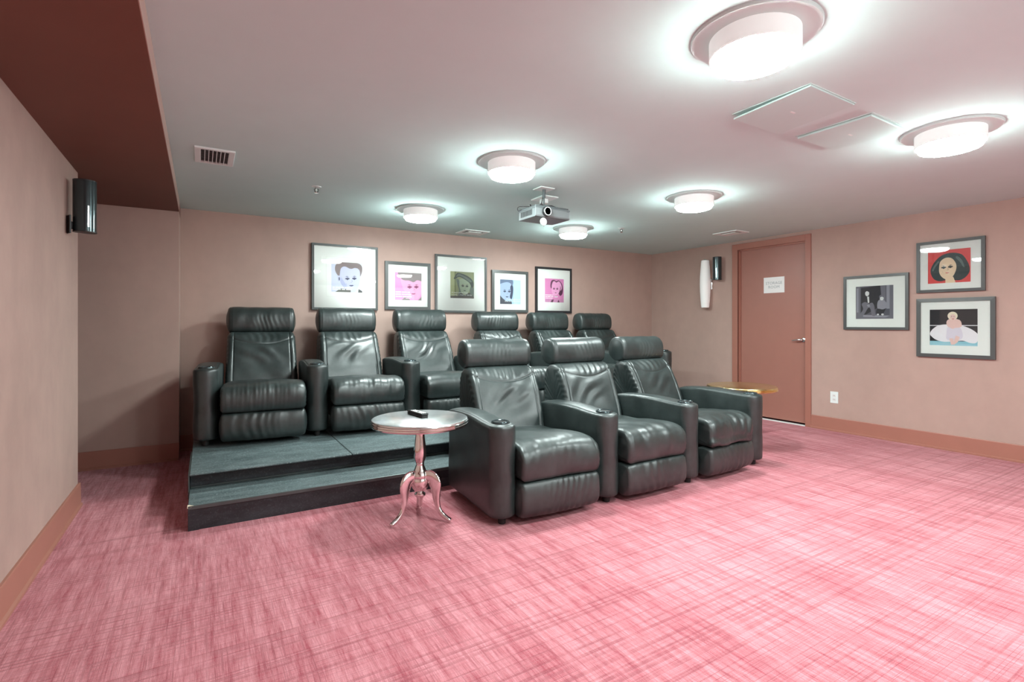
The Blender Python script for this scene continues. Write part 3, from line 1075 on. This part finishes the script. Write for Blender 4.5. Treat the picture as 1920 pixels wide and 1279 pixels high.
def build_right_wall_things():
    # frosted sconce
    s = empty('wall_sconce', (XR, 4.765, 1.455))
    prof = [(0, .0), (.050, .0), (.054, .01), (.062, .10), (.070, .22), (.0725, .33), (.070, .44), (.062, .56), (.054, .655), (.05, .665), (0, .665)]
    MB().lathe(prof, 40, Matrix.Translation((-.085, 0, 0))).build('glass_shade', M_SCONCE, s, smooth='auto')
    MB().lathe([(0, -.012), (.03, -.012), (.04, -.006), (.046, .0)], 24, Matrix.Translation((-.085, 0, 0))).build('lower_cap', M_CHROMEH, s, smooth='auto')
    MB().lathe([(.046, .665), (.04, .672), (.018, .675), (.014, .685), (0, .686)], 24, Matrix.Translation((-.085, 0, 0))).build('upper_cap', M_CHROMEH, s, smooth='auto')
    MB().cbox(-.014, 0, -.055, .055, .255, .41, .004).build('wall_plate', M_CHROMEH, s)
    MB().cbox(-.1, -.01, -.016, .016, .30, .36, .003).build('arm', M_CHROMEH, s)
    tag(s, 'tall white frosted barrel shaped wall sconce left of the door', 'sconce')
    # electrical outlet
    e = empty('wall_outlet', (XR, 3.081, .385))
    MB().cbox(-.006, 0, -.043, .043, -.066, .066, .002).build('cover_plate', M_WHITE, e)
    for z in (-.022, .022):
        MB().cbox(-.0085, -.005, -.018, .018, z - .015, z + .015, .002).build('socket', plain('white_socket', (.75, .75, .74), .4), e)
        for y in (-.006, .006):
            MB().box(-.009, -.0083, y - .0012, y + .0012, z - .005, z + .005).build('slot', M_VENTDARK, e)
    tag(e, 'white electrical outlet low on the wall right of the door', 'outlet')


# ------------------------------------------------------------------ framed prints
def ell(cx, cy, rx, ry, a0=0, a1=360, n=28, rot=0.0):
    out = []
    for i in range(n if a1 - a0 >= 360 else n + 1):
        a = math.radians(a0 + (a1 - a0) * i / n)
        x, y = rx * math.cos(a), ry * math.sin(a)
        c, s = math.cos(math.radians(rot)), math.sin(math.radians(rot))
        out.append((cx + x * c - y * s, cy + x * s + y * c))
    return out


def rect(x0, y0, x1, y1):
    return [(x0, y0), (x1, y0), (x1, y1), (x0, y1)]


def curve(pts, n=40):
    return [tuple(p) for p in spline(pts, n, True)]


def clip_unit(poly):
    """keep the part of a polygon inside the unit square"""
    def clip(P, inside, cut):
        out = []
        for i in range(len(P)):
            a, b = P[i - 1], P[i]
            if inside(b):
                if not inside(a):
                    out.append(cut(a, b))
                out.append(b)
            elif inside(a):
                out.append(cut(a, b))
        return out
    for ax, lim, sg in ((0, 0, 1), (0, 1, -1), (1, 0, 1), (1, 1, -1)):
        if not poly:
            return poly
        ins = lambda p: (p[ax] - lim) * sg >= 0
        def cut(a, b):
            t = (lim - a[ax]) / (b[ax] - a[ax])
            return (a[0] + (b[0] - a[0]) * t, a[1] + (b[1] - a[1]) * t)
        poly = clip(poly, ins, cut)
    return poly


INK = {}


def ink(rgb):
    if rgb not in INK:
        INK[rgb] = plain('print_ink_%d_%d_%d' % rgb, lin(*rgb), .7)
    return INK[rgb]


def word_bars(y, h, spans):
    return [rect(a, y, b, y + h) for a, b in spans]


def face(cx, cy, w, h, dark, mouth=None, lid=None, tilt=0, eye=.045, brow=True, smile=0.0):
    """generic features: brows, eyes, nose shadow, mouth"""
    L = []
    def P(u, v):
        c, s = math.cos(math.radians(tilt)), math.sin(math.radians(tilt))
        x, y = u * w, v * h
        return (cx + x * c - y * s, cy + x * s + y * c)
    for sg in (-1, 1):
        L.append((dark, ell(*P(sg * .42, .18), eye * 1.25, eye * .5, rot=tilt)))
        L.append((dark, ell(*P(sg * .42, .17), eye * .55, eye * .8, rot=tilt)))
        L.append((dark, [P(sg * .1, .1), P(sg * .1, -.08), P(sg * .16, -.14), P(sg * .13, .0)] if sg > 0 else [P(-.62, -.2), P(-.5, -.5), P(-.58, -.34)]))
        if brow:
            L.append((dark, [P(sg * .18, .33), P(sg * .45, .43), P(sg * .72, .34), P(sg * .45, .365)]))
    L.append((dark, [P(-.12, -.15), P(0, -.19), P(.14, -.15), P(0, -.165)]))
    m = mouth or dark
    L.append((m, [P(-.3, -.46 + smile), P(-.1, -.42), P(0, -.44), P(.1, -.42), P(.3, -.46 + smile), P(.1, -.54), P(-.1, -.54)]))
    return L


def print_man_lavender():
    bg, skin, hair, dk = (214, 216, 236), (206, 206, 236), (140, 124, 126), (84, 82, 110)
    L = [(bg, rect(0, 0, 1, 1)), ((226, 228, 240), rect(.8, 0, 1, 1))]
    L.append((hair, curve([(.12, .72), (.14, .9), (.3, 1.02), (.6, 1.03), (.9, .98), (1.0, .85), (.98, .66), (.9, .52), (.7, .6), (.45, .6), (.28, .5), (.2, .56)])))
    L.append((skin, curve([(.27, .6), (.26, .4), (.34, .22), (.5, .04), (.66, -.02), (.82, .08), (.9, .3), (.93, .55), (.88, .8), (.6, .83), (.4, .86), (.3, .78)])))
    L.append((hair, curve([(.28, .8), (.4, .98), (.7, 1.0), (.92, .9), (.92, .76), (.8, .84), (.62, .79), (.45, .86), (.34, .84)])))
    L.append((skin, ell(.235, .45, .05, .1)))
    L.append((dk, ell(.25, .44, .02, .06)))
    L.append(((184, 186, 220), curve([(.3, .5), (.3, .3), (.45, .12), (.5, .2), (.4, .36)])))
    L += face(.63, .4, .27, .36, dk, lid=(220, 220, 244), tilt=4, eye=.06)
    L.append(((96, 94, 90), [(.12, 0), (.3, .12), (.62, .1), (.62, 0)]))
    L.append(((70, 70, 72), [(.86, 0), (.88, .12), (1, .05), (1, 0)]))
    W = word_bars(.135, .035, [(.03, .11), (.13, .29), (.33, .4), (.42, .6), (.62, .7)]) + word_bars(.075, .03, [(.03, .2), (.22, .3), (.33, .44), (.47, .66)])
    return L, W, []


def print_woman_pink():
    bg, skin, hair, dk = (248, 160, 208), (246, 176, 212), (150, 138, 140), (150, 84, 118)
    L = [(bg, rect(0, 0, 1, 1))]
    L.append((skin, curve([(.24, .78), (.26, .55), (.34, .36), (.48, .2), (.6, .06), (.8, .02), (.96, .2), (1.03, .5), (1.02, .8), (.6, .9)])))
    L.append((hair, curve([(.17, 1.05), (.2, .82), (.34, .72), (.52, .72), (.7, .66), (.82, .74), (.96, .72), (1.05, .7), (1.06, 1.06)])))
    L.append((hair, [(.86, 0), (.98, .12), (1, .2), (1, 0)]))
    L.append((hair, [(.25, 0), (.36, .1), (.5, .08), (.58, 0)]))
    L += face(.68, .42, .3, .38, dk, lid=(252, 210, 232), tilt=3, eye=.07, mouth=(176, 90, 130))
    W = word_bars(.27, .04, [(.03, .23), (.26, .44), (.47, .56)]) + word_bars(.19, .04, [(.03, .23), (.26, .36), (.38, .48), (.5, .6)]) + word_bars(.11, .04, [(.03, .12), (.14, .26), (.29, .42), (.44, .62)]) + word_bars(.06, .015, [(.4, .58)])
    return L, W, []


def print_hat_olive():
    bg, skin, dk, md = (150, 156, 124), (160, 172, 152), (78, 86, 84), (112, 124, 118)
    L = [(bg, rect(0, 0, 1, 1)), ((172, 176, 138), rect(0, 0, .18, 1)), ((120, 128, 96), rect(.18, 0, .23, 1)), (md, [(.84, 0), (.8, .5), (1, .4), (1, 0)])]
    L.append((skin, curve([(.34, .66), (.36, .4), (.44, .24), (.58, .16), (.74, .2), (.84, .4), (.86, .58), (.6, .75)])))
    L.append((dk, curve([(.14, .72), (.2, .84), (.3, .95), (.5, .93), (.75, .84), (.94, .7), (.99, .52), (.93, .4), (.86, .5), (.8, .6), (.6, .72), (.4, .8), (.3, .78), (.22, .72)])))
    L.append((md, curve([(.24, .8), (.34, .92), (.5, .88), (.74, .78), (.9, .66), (.84, .62), (.6, .76), (.4, .84)])))
    L.append((md, curve([(.25, .72), (.3, .5), (.36, .3), (.34, .12), (.44, .22), (.38, .45), (.37, .68)])))
    L += face(.61, .42, .21, .26, dk, tilt=-3, eye=.05, smile=.03)
    L.append((dk, [(.3, 0), (.33, .2), (.46, .2), (.6, .12), (.8, .22), (.95, .1), (1, 0)]))
    L.append(((104, 102, 102), rect(0, 0, 1, .08)))
    return L, [], [("A man's got to have", .05, .185, .083), ('a code, a creed to live by', .05, .105, .083)]


def print_man_blue():
    bg, skin, dk, md = (168, 196, 228), (172, 188, 218), (58, 70, 96), (110, 126, 156)
    L = [(bg, rect(0, 0, 1, 1)), ((190, 214, 238), rect(.66, 0, 1, 1))]
    L.append((skin, curve([(.0, .8), (.02, .3), (.2, .16), (.4, .17), (.54, .26), (.6, .46), (.62, .72), (.5, .9), (.2, .95)])))
    L.append((md, curve([(-.04, 1.04), (-.02, .82), (.14, .86), (.34, .9), (.5, .86), (.58, .76), (.64, .92), (.5, 1.04)])))
    L.append((dk, curve([(.5, .7), (.52, .5), (.48, .3), (.56, .2), (.62, .4), (.64, .66), (.58, .8)])))
    L += face(.34, .46, .26, .34, dk, tilt=0, eye=.055)
    L.append(((74, 80, 92), [(0, 0), (0, .36), (.12, .24), (.3, .12), (.56, .12), (.58, 0)]))
    return L, [], [('A man ought to do', .98, .175, .085), ('what he thinks is best', .98, .1, .085)]


def print_woman_magenta():
    bg, skin, dk = (228, 142, 196), (240, 170, 214), (92, 44, 76)
    L = [(bg, rect(0, 0, 1, 1)), ((214, 150, 190), rect(.0, 0, 1, .12))]
    L.append((dk, curve([(.32, .6), (.3, .78), (.36, .92), (.5, .95), (.6, .9), (.74, .94), (.9, .8), (.96, .58), (.92, .36), (.8, .28), (.7, .4), (.5, .5)])))
    L.append((skin, curve([(.36, .66), (.42, .86), (.52, .9), (.6, .84), (.74, .9), (.86, .78), (.9, .6), (.82, .5), (.84, .66), (.7, .76), (.5, .74)])))
    L.append((skin, curve([(.36, .62), (.38, .42), (.46, .3), (.58, .28), (.72, .38), (.8, .56), (.8, .72), (.66, .82), (.46, .8)])))
    L += face(.57, .53, .2, .25, dk, eye=.045)
    L.append((dk, [(.3, 0), (.36, .1), (.48, .13), (.42, 0)]))
    L.append((dk, [(.66, 0), (.72, .12), (.78, 0)]))
    L.append((dk, [(.46, .24), (.58, .22), (.68, .25), (.58, .27)]))
    W = word_bars(.29, .03, [(.04, .1), (.12, .2), (.22, .36), (.38, .44)]) + word_bars(.22, .03, [(.04, .12), (.14, .3), (.32, .45), (.5, .68)]) + word_bars(.16, .022, [(.04, .2), (.22, .4)])
    return L, W, []


def print_two_seated():
    bg, dk, md, lt, wh = (92, 92, 104), (46, 48, 56), (120, 118, 130), (158, 156, 168), (226, 226, 228)
    L = [(bg, rect(0, 0, 1, 1)), (md, rect(0, 0, .12, 1)), (lt, rect(.02, .2, .07, .95)), (dk, [(.14, .05), (.14, .95), (.66, 1), (.7, .4)]), (md, [(.66, 1), (.72, .4), (.8, .3), (.8, 1)]),
         (lt, rect(.82, .3, .9, 1)), (md, rect(.9, .1, 1, 1)), (md, [(0, 0), (0, .14), (1, .1), (1, 0)]), (lt, [(.2, .06), (.8, .04), (.9, .09), (.2, .12)])]
    # left figure, hat-less, seated
    L.append((dk, curve([(.2, .55), (.24, .68), (.34, .74), (.44, .7), (.48, .52), (.46, .36), (.24, .36)])))
    L.append((wh, ell(.31, .78, .055, .085)))
    L.append((dk, curve([(.24, .8), (.26, .88), (.33, .9), (.37, .86), (.36, .82), (.3, .85)])))
    L.append((wh, [(.31, .68), (.36, .68), (.37, .5), (.33, .48)]))
    L.append((md, curve([(.16, .46), (.26, .52), (.36, .46), (.44, .5), (.5, .4), (.52, .2), (.54, .1), (.44, .1), (.4, .3), (.34, .34), (.24, .16), (.12, .06), (.1, .12), (.2, .3)])))
    L.append((lt, [(.3, .42), (.36, .44), (.4, .38), (.34, .36)]))
    # small figure
    L.append((lt, curve([(.58, .44), (.62, .56), (.72, .58), (.82, .48), (.84, .36), (.74, .28), (.6, .3)])))
    L.append((wh, ell(.7, .61, .05, .06)))
    L.append((md, curve([(.63, .64), (.66, .71), (.75, .7), (.77, .64), (.7, .66)])))
    L.append((dk, curve([(.58, .3), (.72, .28), (.8, .3), (.74, .16), (.7, .1), (.56, .14)])))
    L.append((wh, ell(.72, .13, .035, .03)))
    L.append((wh, ell(.6, .13, .03, .025)))
    return L, [], []


def print_portrait_red():
    bg, skin, hair, dk, lip = (236, 92, 92), (250, 222, 192), (66, 78, 80), (44, 50, 52), (212, 110, 100)
    L = [(bg, rect(0, 0, 1, 1))]
    L.append((hair, curve([(.06, .36), (.1, .55), (.2, .72), (.34, .85), (.55, .9), (.78, .84), (.9, .66), (.97, .45), (.96, .26), (.84, .1), (.7, .06), (.5, .1), (.3, .06), (.14, .14)])))
    L.append((skin, curve([(.27, .48), (.3, .66), (.42, .76), (.56, .74), (.66, .58), (.67, .4), (.6, .2), (.48, .1), (.36, .16), (.28, .3)])))
    L.append((skin, [(.42, .16), (.6, .18), (.66, 0), (.42, 0)]))
    L += face(.46, .43, .19, .26, dk, tilt=3, eye=.05, mouth=lip)
    L.append(((112, 126, 126), curve([(.7, .78), (.8, .66), (.86, .46), (.83, .45), (.76, .6), (.66, .74)])))
    L.append(((112, 126, 126), curve([(.1, .42), (.16, .56), (.25, .68), (.27, .64), (.18, .5), (.13, .38)])))
    return L, [], []


def print_white_dress():
    bk, wh, sk, bl, teal = (44, 40, 46), (248, 242, 248), (244, 206, 200), (250, 236, 214), (150, 206, 222)
    L = [(bk, rect(0, 0, 1, 1)), (wh, rect(0, .545, 1, .565)), (teal, rect(0, 0, 1, .12)), ((168, 214, 228), [(0, 0), (0, .1), (1, .03), (1, 0)])]
    L.append((wh, curve([(.0, .32), (.06, .45), (.2, .56), (.4, .585), (.6, .575), (.8, .5), (.95, .39), (1.01, .28), (.98, .1), (.86, .08), (.7, .14), (.5, .11), (.3, .1), (.14, .15), (.04, .24)], 70)))
    L.append(((232, 222, 236), curve([(.4, .52), (.62, .52), (.7, .3), (.64, .16), (.38, .16), (.36, .32)])))
    L.append((sk, curve([(.36, .62), (.4, .72), (.52, .74), (.64, .7), (.68, .58), (.64, .5), (.42, .5)])))
    L.append((bl, ell(.49, .82, .105, .115)))
    L.append((sk, ell(.495, .785, .062, .08)))
    L.append(((200, 90, 90), ell(.5, .735, .022, .01)))
    for sg in (-1, 1):
        L.append((bk, ell(.495 + sg * .025, .8, .012, .006)))
    L.append((sk, curve([(.38, .58), (.46, .7), (.5, .66), (.54, .7), (.58, .6), (.5, .46)])))
    L.append((sk, [(.42, .2), (.5, .2), (.53, .03), (.46, .02)]))
    L.append((sk, [(.56, .28), (.64, .24), (.6, .1), (.52, .02), (.5, .04)]))
    return L, [], []


def framed(name_label, wall, u0, u1, z0, z1, pr, art, fw, fmat, depth=.03, mount=None):
    """wall 'back' or 'right'; u runs left to right as seen; pr is the print's box as fractions of the frame"""
    W, Hh = u1 - u0, z1 - z0
    if wall == 'back':
        M = Matrix(((1, 0, 0, u0), (0, 0, -1, YB), (0, 1, 0, z0), (0, 0, 0, 1)))
    else:
        M = Matrix(((0, 0, -1, XR), (-1, 0, 0, u0), (0, 1, 0, z0), (0, 0, 0, 1)))
        W = u0 - u1
    r = empty('framed_print', (0, 0, 0))
    r.matrix_world = M
    # frame: four mitred sticks, each with an inner step
    c = [(0, 0), (W, 0), (W, Hh), (0, Hh)]
    ic = [(fw, fw), (W - fw, fw), (W - fw, Hh - fw), (fw, Hh - fw)]
    for i in range(4):
        j = (i + 1) % 4
        a, b, d, e = c[i], c[j], ic[j], ic[i]
        vs = [(*p, .001) for p in (a, b, d, e)] + [(*p, q) for p, q in ((a, depth - .002), (b, depth - .002), (d, depth), (e, depth))]
        o = MB().add(vs, [(3, 2, 1, 0), (4, 5, 6, 7), (0, 1, 5, 4), (1, 2, 6, 5), (2, 3, 7, 6), (3, 0, 4, 7)]).build('frame_side', fmat, r)
    px0, px1, py0, py1 = pr[0] * W, pr[1] * W, pr[2] * Hh, pr[3] * Hh
    zm = depth - .012
    # mat board with its window
    mo = MB()
    a, b = fw * .8, .0
    mo.box(a, px0, a, Hh - a, zm - .002, zm).box(px1, W - a, a, Hh - a, zm - .002, zm).box(px0, px1, a, py0, zm - .002, zm).box(px0, px1, py1, Hh - a, zm - .002, zm)
    mo.build('mat_board', M_MAT, r)
    if mount:
        g = mount
        q = MB()
        for x0, x1, y0, y1 in ((px0 - g, px1 + g, py0 - g, py0 - g + .002), (px0 - g, px1 + g, py1 + g - .002, py1 + g), (px0 - g, px0 - g + .002, py0 - g, py1 + g), (px1 + g - .002, px1 + g, py0 - g, py1 + g)):
            q.box(x0, x1, y0, y1, zm, zm + .0008)
        q.build('mat_line', M_MATB, r)
    # printed image: flat inks laid over each other
    L, words, texts = art()
    vs, fs, mi, mats = [], [], [], []
    zz = zm - .0038
    pw, ph = px1 - px0, py1 - py0
    wcol = ink((250, 250, 250))
    for k, (colr, poly) in enumerate([(ink(cc), p) for cc, p in L] + [(wcol, p) for p in words]):
        poly = clip_unit(list(poly))
        if len(poly) < 3:
            continue
        if colr not in mats:
            mats.append(colr)
        base = len(vs)
        ar = sum(poly[i - 1][0] * poly[i][1] - poly[i][0] * poly[i - 1][1] for i in range(len(poly)))
        if ar < 0:
            poly = poly[::-1]
        vs += [(px0 + x * pw, py0 + y * ph, zz) for x, y in poly]
        fs.append(tuple(range(base, base + len(poly))))
        mi.append(mats.index(colr))
        zz += .0001
    o = mesh_obj('print', vs, fs, mats, r)
    o.data.polygons.foreach_set('material_index', mi)
    for txt, tx, ty, sz in texts:
        text_mesh('quote_text', txt, sz * ph, wcol, o, Matrix.Translation((px0 + tx * pw, py0 + ty * ph, zm - .0008)), 'RIGHT' if tx > .5 else 'LEFT')
    # glass
    MB().box(fw * .8, W - fw * .8, fw * .8, Hh - fw * .8, depth - .007, depth - .005).build('glass', M_GLASS, r)
    tag(r, name_label, 'picture')


def build_pictures():
    framed('large square framed print of a lavender toned man, leftmost on the back wall', 'back', 1.018, 1.735, 1.378, 2.098, (.285, .755, .275, .735), print_man_lavender, .024, M_FRAME, .042, mount=.055)
    framed('square framed print of a woman on pink with dark fringe', 'back', 1.823, 2.384, 1.392, 1.955, (.21, .80, .20, .78), print_woman_pink, .036, M_FRAME)
    framed('large framed olive green print of a man in a hat', 'back', 2.447, 3.16, 1.364, 2.08, (.285, .745, .255, .72), print_hat_olive, .026, M_FRAME)
    framed('small framed blue print of a man looking sideways', 'back', 3.238, 3.80, 1.376, 1.93, (.22, .79, .2, .785), print_man_blue, .036, M_FRAME)
    framed('black framed magenta print of a curly haired woman, rightmost on the back wall', 'back', 3.924, 4.545, 1.378, 2.014, (.25, .78, .235, .755), print_woman_magenta, .03, M_FRAMEBLK)
    framed('framed black and white photograph of two seated figures beside the door', 'right', 2.972, 2.356, 1.16, 1.748, (.2, .78, .2, .8), print_two_seated, .028, M_FRAME)
    framed('framed portrait of a dark haired woman on a red ground', 'right', 2.288, 1.760, 1.531, 2.034, (.175, .80, .175, .81), print_portrait_red, .028, M_FRAME)
    framed('framed photograph of a blonde woman in a wide white dress', 'right', 2.288, 1.690, .897, 1.472, (.18, .79, .205, .81), print_white_dress, .034, M_FRAME)


# ------------------------------------------------------------------ put it together
build_room()
build_door()
build_lamps()
build_ceiling_fittings()
build_projector()
build_platform()
chair_row(1.27, 4.555, .26, math.radians(3.0), math.radians(1.2), .83, 11,
          ['leftmost recliner of the back row, at the open left end of the platform',
           'second recliner from the left in the back row, below the lavender portrait',
           'third recliner from the left in the back row, behind the silver table'],
          'black leather recliners on the platform', head_up=.12)
chair_row(3.965, 4.57, .26, math.radians(-.9), math.radians(2.0), .835, 101,
          ['back row recliner below the small blue print, behind the nearest front chair',
           'back row recliner second from the right, below the magenta print',
           'rightmost recliner of the back row, mostly hidden by the front row'],
          'black leather recliners on the platform', head_up=.06)
chair_row(2.85, 2.60, 0.0, math.radians(-0.4), math.radians(2.9), .853, 201,
          ['nearest front row recliner, at the left end beside the silver round table',
           'middle recliner of the front row on the pink carpet',
           'right end recliner of the front row with a rumpled sagging seat, beside the gold table'],
          'black leather recliners on the carpet', head_up=.0, slumps=(0, 0, .022), arm_dx=(0, -.038, -.055, 0), seat=((-.06, .045), (-.085, .045), (-.075, .045)), wS=.590)
pedestal_table((1.172, 3.037, 0), 0, 1.0, 1.0, M_CHROME, M_TOP, 'polished silver round pedestal table with three curved legs left of the front row')
pedestal_table((4.60, 3.17, 0), math.radians(75), 1.09, .962, M_BRASS, M_BRASSTOP, 'gold round pedestal table half hidden behind the right front chair')
build_remote()
build_wall_speaker('wall_speaker', (-.62, 4.12, 1.797), math.radians(25), .312, .060, 'dark slim half round speaker on the left wall below the soffit',
                   ((-.075, -.02, .0, .03, .01, .055), (-.084, -.074, -.03, .05, -.02, .09)))
build_wall_speaker('wall_speaker', (6.085, 4.565, 1.835), math.radians(-62), .305, .058, 'dark slim half round speaker on the right wall between sconce and door',
                   ((-.02, .02, .03, .075, .10, .16), (-.03, .03, .07, .078, .07, .19)))
build_right_wall_things()
build_pictures()
